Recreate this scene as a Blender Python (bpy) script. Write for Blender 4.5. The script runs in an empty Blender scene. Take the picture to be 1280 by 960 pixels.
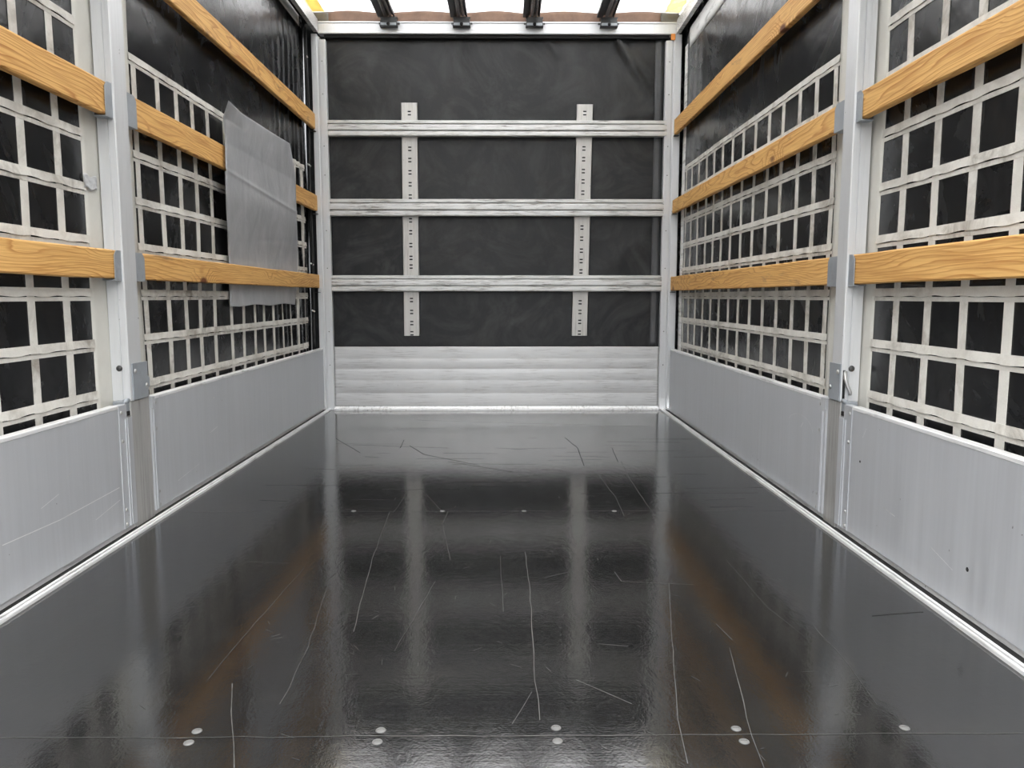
import bpy, bmesh, math, random
from mathutils import Vector, Matrix, noise

random.seed(7)
S = bpy.context.scene
COL = S.collection

# ------------------------------------------------------------------ camera, world, exposure
F_PX = 965.0
PITCH, YAW = math.radians(6.444), math.radians(0.472)
cam_data = bpy.data.cameras.new('camera')
cam = bpy.data.objects.new('camera', cam_data)
COL.objects.link(cam)
cam.location = (0.066, -5.066, 0.746)
cam.rotation_euler = (math.radians(90) - PITCH, 0, -YAW)
cam_data.sensor_width = 36.0
cam_data.lens = F_PX / 1280.0 * 36.0
cam_data.clip_start = 0.02
S.camera = cam

S.view_settings.view_transform = 'Standard'
S.view_settings.look = 'None'
S.view_settings.gamma = 1.0
S.view_settings.use_curve_mapping = False
S.view_settings.exposure = 0.48
S.cycles.use_denoising = True
S.cycles.max_bounces = 10
S.cycles.diffuse_bounces = 6
S.cycles.glossy_bounces = 5
S.cycles.transmission_bounces = 6

SKY_STRENGTH = 8.0
world = bpy.data.worlds.new('overcast_sky')
S.world = world
world.use_nodes = True
wn, wl = world.node_tree.nodes, world.node_tree.links
wn.clear()
w_out = wn.new('ShaderNodeOutputWorld')
w_bg = wn.new('ShaderNodeBackground')
w_tc = wn.new('ShaderNodeTexCoord')
w_sep = wn.new('ShaderNodeSeparateXYZ')
w_ramp = wn.new('ShaderNodeValToRGB')
w_map = wn.new('ShaderNodeMapRange')
w_map.inputs[1].default_value = -1.0
w_map.inputs[2].default_value = 1.0
wl.new(w_tc.outputs['Generated'], w_sep.inputs[0])
wl.new(w_sep.outputs['Z'], w_map.inputs[0])
wl.new(w_map.outputs[0], w_ramp.inputs[0])
wl.new(w_ramp.outputs[0], w_bg.inputs[0])
wl.new(w_bg.outputs[0], w_out.inputs[0])
e = w_ramp.color_ramp.elements
e[0].position, e[0].color = 0.46, (0.05, 0.05, 0.048, 1)      # ground
e[1].position, e[1].color = 0.56, (0.20, 0.21, 0.22, 1)       # horizon
e2 = w_ramp.color_ramp.elements.new(0.85)
e2.color = (1.0, 1.0, 1.0, 1)
w_bg.inputs[1].default_value = SKY_STRENGTH


# ------------------------------------------------------------------ helpers
def tag(o, label=None, cat=None, group=None, kind=None):
    if label: o['label'] = label
    if cat: o['category'] = cat
    if group: o['group'] = group
    if kind: o['kind'] = kind
    return o


def thing(name, loc, label, cat, group=None):
    o = bpy.data.objects.new(name, None)
    o.location = loc
    o.empty_display_size = 0.1
    COL.objects.link(o)
    return tag(o, label, cat, group)


class MB:
    """collects shapes in world coordinates and links them as one mesh object"""

    def __init__(self):
        self.bm = bmesh.new()

    def box(self, x0, x1, y0, y1, z0, z1, bevel=0.0, seg=2):
        x0, x1 = sorted((x0, x1)); y0, y1 = sorted((y0, y1)); z0, z1 = sorted((z0, z1))
        b = bmesh.new()
        bmesh.ops.create_cube(b, size=1.0)
        for v in b.verts:
            v.co = Vector(((x0 + x1) / 2 + v.co.x * (x1 - x0), (y0 + y1) / 2 + v.co.y * (y1 - y0),
                           (z0 + z1) / 2 + v.co.z * (z1 - z0)))
        if bevel > 0:
            bevel = min(bevel, 0.45 * min(x1 - x0, y1 - y0, z1 - z0))
            bmesh.ops.bevel(b, geom=list(b.edges), offset=bevel, segments=seg, profile=0.5, affect='EDGES')
        self._add(b)
        return self

    def prism(self, pts, axis, a0, a1):
        """closed polygon pts (2-D) swept along an axis; axis 'x': pts=(y,z), 'y': (x,z), 'z': (x,y)"""
        b = bmesh.new()

        def P(p, a):
            return {'x': Vector((a, p[0], p[1])), 'y': Vector((p[0], a, p[1])), 'z': Vector((p[0], p[1], a))}[axis]
        r0 = [b.verts.new(P(p, a0)) for p in pts]
        r1 = [b.verts.new(P(p, a1)) for p in pts]
        n = len(pts)
        for i in range(n):
            b.faces.new((r0[i], r0[(i + 1) % n], r1[(i + 1) % n], r1[i]))
        b.faces.new(r0[::-1]); b.faces.new(r1)
        bmesh.ops.recalc_face_normals(b, faces=list(b.faces))
        self._add(b)
        return self

    def tube(self, path, r, seg=10):
        b = bmesh.new()
        rings = []
        for i, p in enumerate(path):
            p = Vector(p)
            t = (Vector(path[min(i + 1, len(path) - 1)]) - Vector(path[max(i - 1, 0)])).normalized()
            u = t.orthogonal().normalized() if i == 0 else (u_prev - t * u_prev.dot(t)).normalized()
            u_prev = u
            w = t.cross(u)
            rr = r[i] if isinstance(r, (list, tuple)) else r
            rings.append([b.verts.new(p + (u * math.cos(k * 2 * math.pi / seg) + w * math.sin(k * 2 * math.pi / seg)) * rr)
                          for k in range(seg)])
        for a, c in zip(rings, rings[1:]):
            for k in range(seg):
                b.faces.new((a[k], a[(k + 1) % seg], c[(k + 1) % seg], c[k]))
        b.faces.new(rings[0][::-1]); b.faces.new(rings[-1])
        for f in b.faces: f.smooth = True
        bmesh.ops.recalc_face_normals(b, faces=list(b.faces))
        self._add(b)
        return self

    def dome(self, c, r, h, nrm, seg=12, rings=4):
        """a rivet / screw head: a flattened cap standing on a surface"""
        b = bmesh.new()
        n = Vector(nrm).normalized(); u = n.orthogonal().normalized(); w = n.cross(u); c = Vector(c)
        rs = []
        for i in range(rings):
            a = i / rings * math.pi / 2
            rs.append([b.verts.new(c + n * (h * math.sin(a)) + (u * math.cos(k * 2 * math.pi / seg) + w * math.sin(k * 2 * math.pi / seg)) * (r * math.cos(a)))
                       for k in range(seg)])
        top = b.verts.new(c + n * h)
        for a, d in zip(rs, rs[1:]):
            for k in range(seg):
                b.faces.new((a[k], a[(k + 1) % seg], d[(k + 1) % seg], d[k]))
        for k in range(seg):
            b.faces.new((rs[-1][k], rs[-1][(k + 1) % seg], top))
        b.faces.new(rs[0][::-1])
        for f in b.faces: f.smooth = True
        bmesh.ops.recalc_face_normals(b, faces=list(b.faces))
        self._add(b)
        return self

    def grid(self, fn, nu, nv, thick_dir=None, thick=0.0, smooth=True):
        """surface fn(u, v); with thick_dir a second skin is added so that it has real thickness"""
        b = bmesh.new()

        def skin(off):
            return [[b.verts.new(Vector(fn(i / nu, j / nv)) + off) for j in range(nv + 1)] for i in range(nu + 1)]
        A = skin(Vector((0, 0, 0)))
        for i in range(nu):
            for j in range(nv):
                f = b.faces.new((A[i][j], A[i + 1][j], A[i + 1][j + 1], A[i][j + 1])); f.smooth = smooth
        if thick_dir is not None:
            B = skin(Vector(thick_dir) * thick)
            for i in range(nu):
                for j in range(nv):
                    f = b.faces.new((B[i][j], B[i][j + 1], B[i + 1][j + 1], B[i + 1][j])); f.smooth = smooth
            for i in range(nu):
                b.faces.new((A[i][0], B[i][0], B[i + 1][0], A[i + 1][0]))
                b.faces.new((A[i][nv], A[i + 1][nv], B[i + 1][nv], B[i][nv]))
            for j in range(nv):
                b.faces.new((A[0][j], A[0][j + 1], B[0][j + 1], B[0][j]))
                b.faces.new((A[nu][j], B[nu][j], B[nu][j + 1], A[nu][j + 1]))
            bmesh.ops.recalc_face_normals(b, faces=list(b.faces))
        self._add(b)
        return self

    def _add(self, b):
        m = bpy.data.meshes.new('tmp')
        b.to_mesh(m); b.free()
        self.bm.from_mesh(m)
        bpy.data.meshes.remove(m)

    def build(self, name, mat, parent=None, loc=None):
        if parent is not None:
            off = Vector((0, 0, 0)); p = parent
            while p is not None:
                off += Vector(p.location); p = p.parent
        else:
            off = Vector(loc) if loc is not None else Vector((0, 0, 0))
        bmesh.ops.translate(self.bm, verts=list(self.bm.verts), vec=-off)
        me = bpy.data.meshes.new(name)
        self.bm.to_mesh(me); self.bm.free()
        me.materials.append(mat)
        o = bpy.data.objects.new(name, me)
        if parent is not None: o.parent = parent
        elif loc is not None: o.location = loc
        COL.objects.link(o)
        return o


# ------------------------------------------------------------------ materials
def new_mat(name):
    m = bpy.data.materials.new(name)
    m.use_nodes = True
    n, l = m.node_tree.nodes, m.node_tree.links
    n.clear()
    out = n.new('ShaderNodeOutputMaterial')
    b = n.new('ShaderNodeBsdfPrincipled')
    l.new(b.outputs[0], out.inputs[0])
    return m, n, l, b, out


def coords(n, l, scale=(1, 1, 1), kind='Object', rnd=False):
    tc = n.new('ShaderNodeTexCoord')
    mp = n.new('ShaderNodeMapping')
    mp.inputs['Scale'].default_value = scale
    src = tc.outputs[kind]
    if rnd:
        oi = n.new('ShaderNodeObjectInfo')
        mul = n.new('ShaderNodeVectorMath'); mul.operation = 'MULTIPLY_ADD'
        comb = n.new('ShaderNodeCombineXYZ')
        for k in range(3): l.new(oi.outputs['Random'], comb.inputs[k])
        l.new(comb.outputs[0], mul.inputs[0]); mul.inputs[1].default_value = (3.1, 37.0, 5.3)
        l.new(src, mul.inputs[2])
        src = mul.outputs[0]
    l.new(src, mp.inputs[0])
    return mp.outputs[0]


def noise_tex(n, l, vec, scale, detail=4, rough=0.55, dist=0.0):
    t = n.new('ShaderNodeTexNoise')
    t.inputs['Scale'].default_value = scale
    t.inputs['Detail'].default_value = detail
    t.inputs['Roughness'].default_value = rough
    t.inputs['Distortion'].default_value = dist
    l.new(vec, t.inputs['Vector'])
    return t.outputs['Fac']


def ramp(n, l, fac, stops):
    r = n.new('ShaderNodeValToRGB')
    el = r.color_ramp.elements
    while len(el) < len(stops): el.new(0.5)
    for q, (p, c) in zip(el, stops):
        q.position = p
        q.color = (c, c, c, 1) if isinstance(c, (int, float)) else (*c, 1)
    l.new(fac, r.inputs[0])
    return r.outputs[0]


def mix(n, l, fac, a, b, mode='MIX'):
    m = n.new('ShaderNodeMix'); m.data_type = 'RGBA'; m.blend_type = mode
    for s, v in ((m.inputs[0], fac), (m.inputs[6], a), (m.inputs[7], b)):
        if hasattr(v, 'links'): l.new(v, s)
        elif isinstance(v, (int, float)): s.default_value = v
        else: s.default_value = (*v, 1)
    return m.outputs[2]


def bump(n, l, b, height, strength, dist=0.01, prev=None):
    u = n.new('ShaderNodeBump')
    u.inputs['Strength'].default_value = strength
    u.inputs['Distance'].default_value = dist
    l.new(height, u.inputs['Height'])
    if prev is not None: l.new(prev, u.inputs['Normal'])
    l.new(u.outputs[0], b.inputs['Normal'])
    return u.outputs[0]


def m_tarp(name, base, rough, smear):
    m, n, l, b, _ = new_mat(name)
    v = coords(n, l)
    sw = noise_tex(n, l, v, 2.2, 7, 0.62, 3.5)
    sw2 = noise_tex(n, l, coords(n, l, (9, 9, 3)), 3.0, 5, 0.6, 1.0)
    dust = ramp(n, l, sw, [(0.44, 0.0), (0.72, 1.0)])
    c = mix(n, l, dust, base, tuple(min(1, k + smear) for k in base))
    c = mix(n, l, ramp(n, l, sw2, [(0.5, 0.0), (0.9, 0.35)]), c, tuple(k + smear * 0.7 for k in base))
    l.new(c, b.inputs['Base Color'])
    l.new(ramp(n, l, sw, [(0.3, rough), (0.75, rough + 0.13)]), b.inputs['Roughness'])
    b.inputs['Specular IOR Level'].default_value = 0.35
    fine = noise_tex(n, l, v, 260, 2, 0.5)
    big = noise_tex(n, l, v, 5.0, 3, 0.5, 0.4)
    p = bump(n, l, b, fine, 0.05, 0.002)
    bump(n, l, b, big, 0.25, 0.02, p)
    return m


def m_alu(name, base, metallic, rough, streak_scale, streak, dirt=0.0, dirt_col=(0.10, 0.085, 0.07), specks=True):
    m, n, l, b, _ = new_mat(name)
    v = coords(n, l, streak_scale)
    s = noise_tex(n, l, v, 1.0, 5, 0.6)
    lo = tuple(k * (1 - streak) for k in base)
    c = mix(n, l, ramp(n, l, s, [(0.35, 0.0), (0.68, 1.0)]), lo, base)
    big = noise_tex(n, l, coords(n, l), 2.6, 3, 0.5)
    c = mix(n, l, ramp(n, l, big, [(0.35, 0.0), (0.7, 0.12)]), c, tuple(min(1, k * 1.15) for k in base))
    if dirt > 0:
        v2 = coords(n, l, tuple(k * 2.2 for k in streak_scale), rnd=True)
        d = noise_tex(n, l, v2, 1.0, 8, 0.72, 0.4)
        patch = noise_tex(n, l, coords(n, l, rnd=True), 6.0, 2, 0.5)
        dd = n.new('ShaderNodeMath'); dd.operation = 'MULTIPLY'
        l.new(ramp(n, l, d, [(0.50, 0.0), (0.60, 1.0)]), dd.inputs[0])
        l.new(ramp(n, l, patch, [(0.35, 0.0), (0.6, dirt)]), dd.inputs[1])
        c = mix(n, l, dd.outputs[0], c, dirt_col)
    if specks:
        sp = noise_tex(n, l, coords(n, l, rnd=True), 55, 2, 0.4)
        c = mix(n, l, ramp(n, l, sp, [(0.775, 0.0), (0.80, 0.7)]), c, (0.08, 0.075, 0.07))
    l.new(c, b.inputs['Base Color'])
    b.inputs['Metallic'].default_value = metallic
    l.new(ramp(n, l, s, [(0.3, rough), (0.7, rough + 0.12)]), b.inputs['Roughness'])
    bump(n, l, b, s, 0.012, 0.002)
    return m


def m_plain(name, base, rough=0.5, metallic=0.0, var=0.2, scale=30):
    m, n, l, b, _ = new_mat(name)
    s = noise_tex(n, l, coords(n, l), scale, 4, 0.6)
    c = mix(n, l, ramp(n, l, s, [(0.3, 0.0), (0.75, 1.0)]), tuple(k * (1 - var) for k in base), base)
    l.new(c, b.inputs['Base Color'])
    b.inputs['Roughness'].default_value = rough
    b.inputs['Metallic'].default_value = metallic
    bump(n, l, b, s, 0.08, 0.002)
    return m


def m_wood():
    m, n, l, b, _ = new_mat('pine_wood')
    N = n.new
    v = coords(n, l, (1, 1, 1), rnd=True)

    def math_(op, a, c=None):
        q = N('ShaderNodeMath'); q.operation = op
        for k, val in ((0, a), (1, c)):
            if val is None: continue
            if hasattr(val, 'links'): l.new(val, q.inputs[k])
            else: q.inputs[k].default_value = val
        return q.outputs[0]
    # knots: cells along the board
    kv = N('ShaderNodeMapping'); kv.inputs['Scale'].default_value = (0.0, 1.9, 4.0)
    l.new(v, kv.inputs[0])
    vor = N('ShaderNodeTexVoronoi'); vor.feature = 'F1'; vor.inputs['Scale'].default_value = 1.0
    l.new(kv.outputs[0], vor.inputs['Vector'])
    kd = vor.outputs['Distance']
    knot = ramp(n, l, kd, [(0.045, 1.0), (0.085, 0.0)])
    halo = ramp(n, l, kd, [(0.0, 1.0), (0.26, 0.0)])
    # growth rings of a flat-sawn board: distance from a wandering axis
    nz = N('ShaderNodeTexNoise'); nz.inputs['Scale'].default_value = 1.0; nz.inputs['Detail'].default_value = 2
    mp = N('ShaderNodeMapping'); mp.inputs['Scale'].default_value = (3, 1.0, 5)
    l.new(v, mp.inputs[0]); l.new(mp.outputs[0], nz.inputs['Vector'])
    sep = N('ShaderNodeSeparateXYZ'); l.new(v, sep.inputs[0])
    zf = math_('MULTIPLY', sep.outputs['Z'], 11.0)
    zf = math_('ADD', zf, math_('MULTIPLY', nz.outputs['Fac'], 4.2))
    zf = math_('ADD', zf, math_('MULTIPLY', halo, 0.9))
    nz2 = N('ShaderNodeTexNoise'); nz2.inputs['Scale'].default_value = 1.0; nz2.inputs['Detail'].default_value = 3
    mp2 = N('ShaderNodeMapping'); mp2.inputs['Scale'].default_value = (30, 2.5, 30)
    l.new(v, mp2.inputs[0]); l.new(mp2.outputs[0], nz2.inputs['Vector'])
    zf = math_('ADD', zf, math_('MULTIPLY', nz2.outputs['Fac'], 0.35))
    fr = math_('FRACT', math_('MULTIPLY', zf, 5.2))
    ring = ramp(n, l, fr, [(0.0, 0.0), (0.62, 0.18), (0.90, 1.0), (1.0, 0.05)])
    fib = N('ShaderNodeTexNoise'); fib.inputs['Scale'].default_value = 1.0; fib.inputs['Detail'].default_value = 4
    mp3 = N('ShaderNodeMapping'); mp3.inputs['Scale'].default_value = (220, 5, 220)
    l.new(v, mp3.inputs[0]); l.new(mp3.outputs[0], fib.inputs['Vector'])
    c = mix(n, l, ring, (0.72, 0.43, 0.150), (0.38, 0.155, 0.034))
    c = mix(n, l, ramp(n, l, fib.outputs['Fac'], [(0.42, 0.0), (0.66, 0.62)]), c, (0.36, 0.15, 0.035))
    big = noise_tex(n, l, coords(n, l, (1, 1.2, 6), rnd=True), 2.0, 3)
    c = mix(n, l, ramp(n, l, big, [(0.35, 0.0), (0.7, 0.4)]), c, (0.80, 0.50, 0.19))
    c = mix(n, l, knot, c, (0.13, 0.042, 0.014))
    # a few weathered, dark patches
    st = noise_tex(n, l, coords(n, l, (6, 2.2, 10), rnd=True), 1.0, 5, 0.65, 0.6)
    c = mix(n, l, ramp(n, l, st, [(0.62, 0.0), (0.74, 0.8)]), c, (0.16, 0.095, 0.055))
    l.new(c, b.inputs['Base Color'])
    b.inputs['Roughness'].default_value = 0.62
    b.inputs['Specular IOR Level'].default_value = 0.25
    p = bump(n, l, b, fib.outputs['Fac'], 0.18, 0.002)
    bump(n, l, b, ring, 0.10, 0.001, p)
    return m


def m_webbing():
    m, n, l, b, _ = new_mat('webbing')
    v = coords(n, l, rnd=True)
    d = noise_tex(n, l, v, 9.0, 7, 0.7, 0.5)
    d2 = noise_tex(n, l, v, 2.0, 3, 0.5)
    f = n.new('ShaderNodeMath'); f.operation = 'MULTIPLY'
    l.new(ramp(n, l, d, [(0.44, 0.0), (0.64, 1.0)]), f.inputs[0])
    l.new(ramp(n, l, d2, [(0.35, 0.15), (0.65, 0.85)]), f.inputs[1])
    c = mix(n, l, f.outputs[0], (0.63, 0.615, 0.57), (0.17, 0.14, 0.105))
    weave = noise_tex(n, l, coords(n, l, (1, 1, 1)), 420, 2, 0.5)
    c = mix(n, l, ramp(n, l, weave, [(0.4, 0.0), (0.7, 0.3)]), c, (0.42, 0.40, 0.37))
    l.new(c, b.inputs['Base Color'])
    b.inputs['Roughness'].default_value = 0.7
    b.inputs['Specular IOR Level'].default_value = 0.2
    bump(n, l, b, weave, 0.25, 0.002)
    return m


def m_floor():
    m, n, l, b, _ = new_mat('wet_film_faced_plywood')
    v = coords(n, l)
    fine = noise_tex(n, l, v, 190, 3, 0.6)
    mid = noise_tex(n, l, coords(n, l, (1.0, 0.5, 1)), 9, 4, 0.6, 0.6)
    wear = noise_tex(n, l, coords(n, l, (0.6, 3.0, 1)), 4, 7, 0.7)
    c = mix(n, l, ramp(n, l, wear, [(0.5, 0.0), (0.8, 1.0)]), (0.007, 0.007, 0.0075), (0.020, 0.0195, 0.018))
    # painted sparkle: pale specks stand in for glints of the roof, in random patches
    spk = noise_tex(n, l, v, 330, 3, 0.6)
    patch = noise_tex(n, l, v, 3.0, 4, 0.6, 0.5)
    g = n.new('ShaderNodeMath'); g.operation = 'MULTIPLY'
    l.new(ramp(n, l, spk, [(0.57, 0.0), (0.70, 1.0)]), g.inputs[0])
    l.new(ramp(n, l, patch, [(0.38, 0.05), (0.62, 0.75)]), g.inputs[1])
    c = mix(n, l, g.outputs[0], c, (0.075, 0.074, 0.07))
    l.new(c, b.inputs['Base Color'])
    l.new(ramp(n, l, mid, [(0.3, 0.06), (0.75, 0.11)]), b.inputs['Roughness'])
    b.inputs['IOR'].default_value = 2.0
    p = bump(n, l, b, fine, 0.045, 0.003)
    rip = noise_tex(n, l, coords(n, l, (1.6, 0.8, 1)), 26, 3, 0.6, 0.3)
    p = bump(n, l, b, rip, 0.05, 0.006, p)
    scr = noise_tex(n, l, coords(n, l, (0.7, 14, 1)), 6, 6, 0.7)
    bump(n, l, b, scr, 0.03, 0.004, p)
    return m


def m_roof(name, col):
    m, n, l, b, out = new_mat(name)
    tr = n.new('ShaderNodeBsdfTranslucent')
    mx = n.new('ShaderNodeMixShader')
    s = noise_tex(n, l, coords(n, l), 6, 4, 0.6)
    c = mix(n, l, ramp(n, l, s, [(0.35, 0.0), (0.7, 1.0)]), tuple(k * 0.93 for k in col), col)
    l.new(c, tr.inputs[0]); l.new(c, b.inputs['Base Color'])
    b.inputs['Roughness'].default_value = 0.5
    mx.inputs[0].default_value = 0.65
    l.new(b.outputs[0], mx.inputs[1]); l.new(tr.outputs[0], mx.inputs[2])
    l.new(mx.outputs[0], out.inputs[0])
    return m


M = {
    'side_tarp': m_tarp('black_pvc_tarpaulin', (0.004, 0.0043, 0.005), 0.20, 0.006),
    'back_tarp': m_tarp('dusty_black_tarpaulin', (0.010, 0.0105, 0.0115), 0.36, 0.030),
    'panel': m_alu('anodised_aluminium_board', (0.56, 0.575, 0.60), 0.5, 0.45, (48, 48, 1.6), 0.10),
    'kick': m_alu('kick_plate_aluminium', (0.60, 0.60, 0.60), 0.5, 0.38, (2.5, 40, 60), 0.10, 0.35),
    'rail': m_alu('scuffed_rail_aluminium', (0.70, 0.70, 0.69), 0.4, 0.38, (3.5, 60, 90), 0.15, 1.0),
    'post': m_alu('post_aluminium', (0.66, 0.67, 0.68), 0.4, 0.42, (40, 40, 2.0), 0.05, 0.08),
    'post_dull': m_alu('worn_post_aluminium', (0.46, 0.455, 0.44), 0.45, 0.45, (40, 40, 2.0), 0.2, 0.4),
    'edge': m_alu('bright_aluminium_edge', (0.82, 0.82, 0.82), 0.35, 0.35, (30, 3, 30), 0.08, 0.4),
    'galv': m_alu('galvanised_steel', (0.40, 0.43, 0.46), 0.55, 0.48, (18, 18, 18), 0.15, 0.15),
    'slot': m_alu('slotted_steel', (0.60, 0.59, 0.565), 0.25, 0.5, (40, 40, 1.5), 0.10, 0.3),
    'steel': m_plain('bolt_steel', (0.55, 0.55, 0.54), 0.35, 0.8),
    'dark_steel': m_plain('dark_steel', (0.07, 0.07, 0.07), 0.45, 0.5),
    'bar': m_plain('roof_bar_steel', (0.50, 0.50, 0.51), 0.25, 0.6),
    'screw': m_plain('worn_screw', (0.17, 0.17, 0.165), 0.5, 0.3),
    'bar_dark': m_plain('dark_bar_cover', (0.045, 0.045, 0.048), 0.5),
    'matt_black': m_plain('matt_black_fill', (0.005, 0.005, 0.005), 0.8),
    'white_tie': m_plain('white_plastic', (0.8, 0.8, 0.78), 0.4),
    'orange': m_plain('orange_plastic', (0.85, 0.32, 0.07), 0.45),
    'cream': m_plain('cream_pvc', (0.62, 0.61, 0.56), 0.55, 0, 0.12, 8),
    'tape': m_plain('silver_tape', (0.62, 0.62, 0.62), 0.28, 0.5),
    'sheet': None,
    'wood': m_wood(),
    'web': m_webbing(),
    'floor': m_floor(),
    'roof': m_roof('white_translucent_roof', (0.92, 0.92, 0.92)),
    'yellow': m_roof('yellow_translucent_hem', (0.86, 0.73, 0.36)),
    'creamroof': m_roof('cream_translucent_hem', (0.90, 0.83, 0.60)),
    'brown': m_plain('brown_hem', (0.20, 0.115, 0.075), 0.6, 0, 0.35, 22),
    'brown_grey': m_plain('grey_hem_corner', (0.17, 0.155, 0.13), 0.6, 0, 0.3, 22),
    'scratch': m_plain('pale_scratch', (0.12, 0.12, 0.115), 0.6, 0, 0.75, 40),
    'gouge': m_plain('dark_gouge', (0.008, 0.008, 0.008), 0.9),
    'white_strip': m_alu('white_tarp_hem', (0.74, 0.74, 0.72), 0.0, 0.5, (20, 3, 20), 0.10, 0.55),
    'band_grey': m_plain('grey_hem_and_groove', (0.075, 0.077, 0.082), 0.45, 0, 0.3, 10),
}


def m_sheet():
    m, n, l, b, _ = new_mat('grey_pvc_sheet')
    v = coords(n, l)
    s = noise_tex(n, l, coords(n, l, (1, 3, 1.5)), 2.5, 6, 0.65, 0.8)
    c = mix(n, l, ramp(n, l, s, [(0.35, 0.0), (0.72, 1.0)]), (0.30, 0.305, 0.315), (0.42, 0.425, 0.435))
    l.new(c, b.inputs['Base Color'])
    b.inputs['Roughness'].default_value = 0.42
    p = bump(n, l, b, noise_tex(n, l, v, 300, 2), 0.08, 0.002)
    bump(n, l, b, noise_tex(n, l, v, 7, 3), 0.2, 0.02, p)
    return m


M['sheet'] = m_sheet()

# ------------------------------------------------------------------ the setting: floor
Y_REAR = -4.85
f = MB().box(-1.0905, 1.0905, Y_REAR, 0.06, -0.03, 0.0)
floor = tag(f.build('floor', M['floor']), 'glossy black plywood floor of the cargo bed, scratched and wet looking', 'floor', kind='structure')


def strip(mb, pts, w, z=0.0006):
    for (a, c) in zip(pts, pts[1:]):
        a, c = Vector((*a, z)), Vector((*c, z))
        # cut long segments so that the line wanders a little
        k = max(1, int((c - a).length / 0.05))
        prev = None
        d = (c - a).normalized(); s_ = Vector((-d.y, d.x, 0))
        b = mb.bm
        for i in range(k + 1):
            p = a.lerp(c, i / k) + s_ * (noise.noise(a * 7 + Vector((i * 0.7, 0, 0))) * 0.004 if 0 < i < k else 0)
            ww = w * (0.55 + 0.6 * abs(noise.noise(p * 19)))
            q = (b.verts.new(p + s_ * ww), b.verts.new(p - s_ * ww))
            if prev: b.faces.new((prev[0], prev[1], q[1], q[0]))
            prev = q


light_lines = [
    [(-0.315, -2.242), (-0.325, -2.437), (-0.339, -2.437), (-0.316, -2.931), (-0.275, -3.407)],
    [(-0.465, -3.639), (-0.431, -3.741), (-0.391, -3.842), (-0.367, -3.909)],
    [(-0.249, -2.16), (-0.155, -2.438)], [(-0.136, -2.438), (-0.144, -2.581), (-0.092, -2.933)],
    [(-0.396, -3.033), (-0.409, -3.098)],
    [(0.122, -2.865), (0.128, -3.175), (0.125, -3.451), (0.122, -3.629), (0.126, -3.773)],
    [(0.492, -3.123), (0.429, -3.454), (0.381, -3.72), (0.366, -3.825), (0.358, -3.904)],
    [(0.544, -3.493), (0.515, -3.663), (0.486, -3.826), (0.477, -3.916)],
    [(0.172, -3.074), (0.24, -3.032)], [(0.362, -3.033), (0.371, -3.105), (0.555, -3.129)],
    [(0.266, -3.472), (0.328, -3.484)], [(0.471, -2.493), (0.478, -2.249), (0.453, -1.824), (0.471, -1.665)],
    [(0.577, -2.541), (0.577, -2.25), (0.577, -1.971), (0.594, -1.60)],
    [(0.548, -3.372), (0.561, -3.455)], [(-0.665, -2.942), (-0.537, -2.956)], [(0.203, -3.629), (0.298, -3.72)]]
faint_lines = [
    [(0.768, -3.373), (0.765, -3.568), (0.748, -3.729)], [(0.695, -2.939), (0.698, -3.281), (0.727, -3.456)],
    [(-0.493, -2.995), (-0.512, -3.405), (-0.518, -3.623)], [(-0.399, -3.116), (-0.357, -3.486), (-0.351, -3.714)],
    [(0.077, -3.785), (0.115, -3.675)], [(0.05, -2.9), (0.06, -3.3)], [(-0.12, -3.1), (-0.17, -3.5)]]
dark_lines = [
    [(-0.467, -1.073), (-0.459, -1.288)], [(-0.419, -1.226), (-0.323, -1.446), (-0.049, -1.694)],
    [(0.381, -1.01), (0.423, -1.296), (0.414, -1.698)], [(0.594, -1.297), (0.577, -1.62)],
    [(-0.714, -1.203), (-0.221, -1.29)], [(-0.481, -0.411), (0.339, -0.567)], [(0.596, -1.126), (0.965, -1.152)],
    [(-0.834, -1.024), (-0.635, -1.406)], [(0.018, -1.292), (0.175, -1.334)], [(0.927, -3.33), (1.06, -3.308)],
    [(-0.197, -1.609), (0.093, -1.821)]]
rs = random.Random(3)
short_light, short_dark = [], []
for _ in range(130):                                           # small nicks
    x, y = rs.uniform(-0.75, 0.85), rs.uniform(-3.95, -2.0)
    a = rs.uniform(0, math.pi); ln = rs.uniform(0.004, 0.03)
    short_light.append([(x, y), (x + math.cos(a) * ln, y + math.sin(a) * ln)])
for _ in range(40):                                            # scuffs along the bed's width
    x, y = rs.uniform(-0.9, 0.9), rs.uniform(-2.45, -0.5)
    ln = rs.uniform(0.05, 0.4)
    short_dark.append([(x, y), (x + ln, y + rs.uniform(-0.02, 0.02))])
mb = MB()
for ln in light_lines: strip(mb, ln, 0.0010)
for ln in faint_lines: strip(mb, ln, 0.0006)
for ln in short_light: strip(mb, ln, 0.0007)
for yy in (-2.431, -3.822): strip(mb, [(-1.05, yy), (1.05, yy)], 0.0010)      # joints between the boards
tag(mb.build('scratch_marks', M['scratch'], floor), 'pale scratches and board joints', kind='stuff')
mb = MB()
for ln in dark_lines: strip(mb, ln, 0.0018)
for ln in short_dark: strip(mb, ln, 0.0014)
tag(mb.build('scuff_marks', M['gouge'], floor), 'dark scuffs', kind='stuff')
for (x, y) in [(-0.467, -2.425), (-0.156, -2.428), (0.13, -2.43), (0.446, -2.433), (-0.468, -3.803), (-0.468, -3.838),
               (-0.151, -3.803), (-0.151, -3.838), (0.153, -3.798), (0.153, -3.838), (0.466, -3.803), (0.468, -3.842),
               (0.760, -3.803)]:
    sc = MB()
    sc.dome((x, y, 0.0), 0.009, 0.0025, (0, 0, 1))
    sc.box(x - 0.0055, x + 0.0055, y - 0.0012, y + 0.0012, 0.002, 0.0032)
    sc.build('screw', M['screw'], floor)

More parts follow.
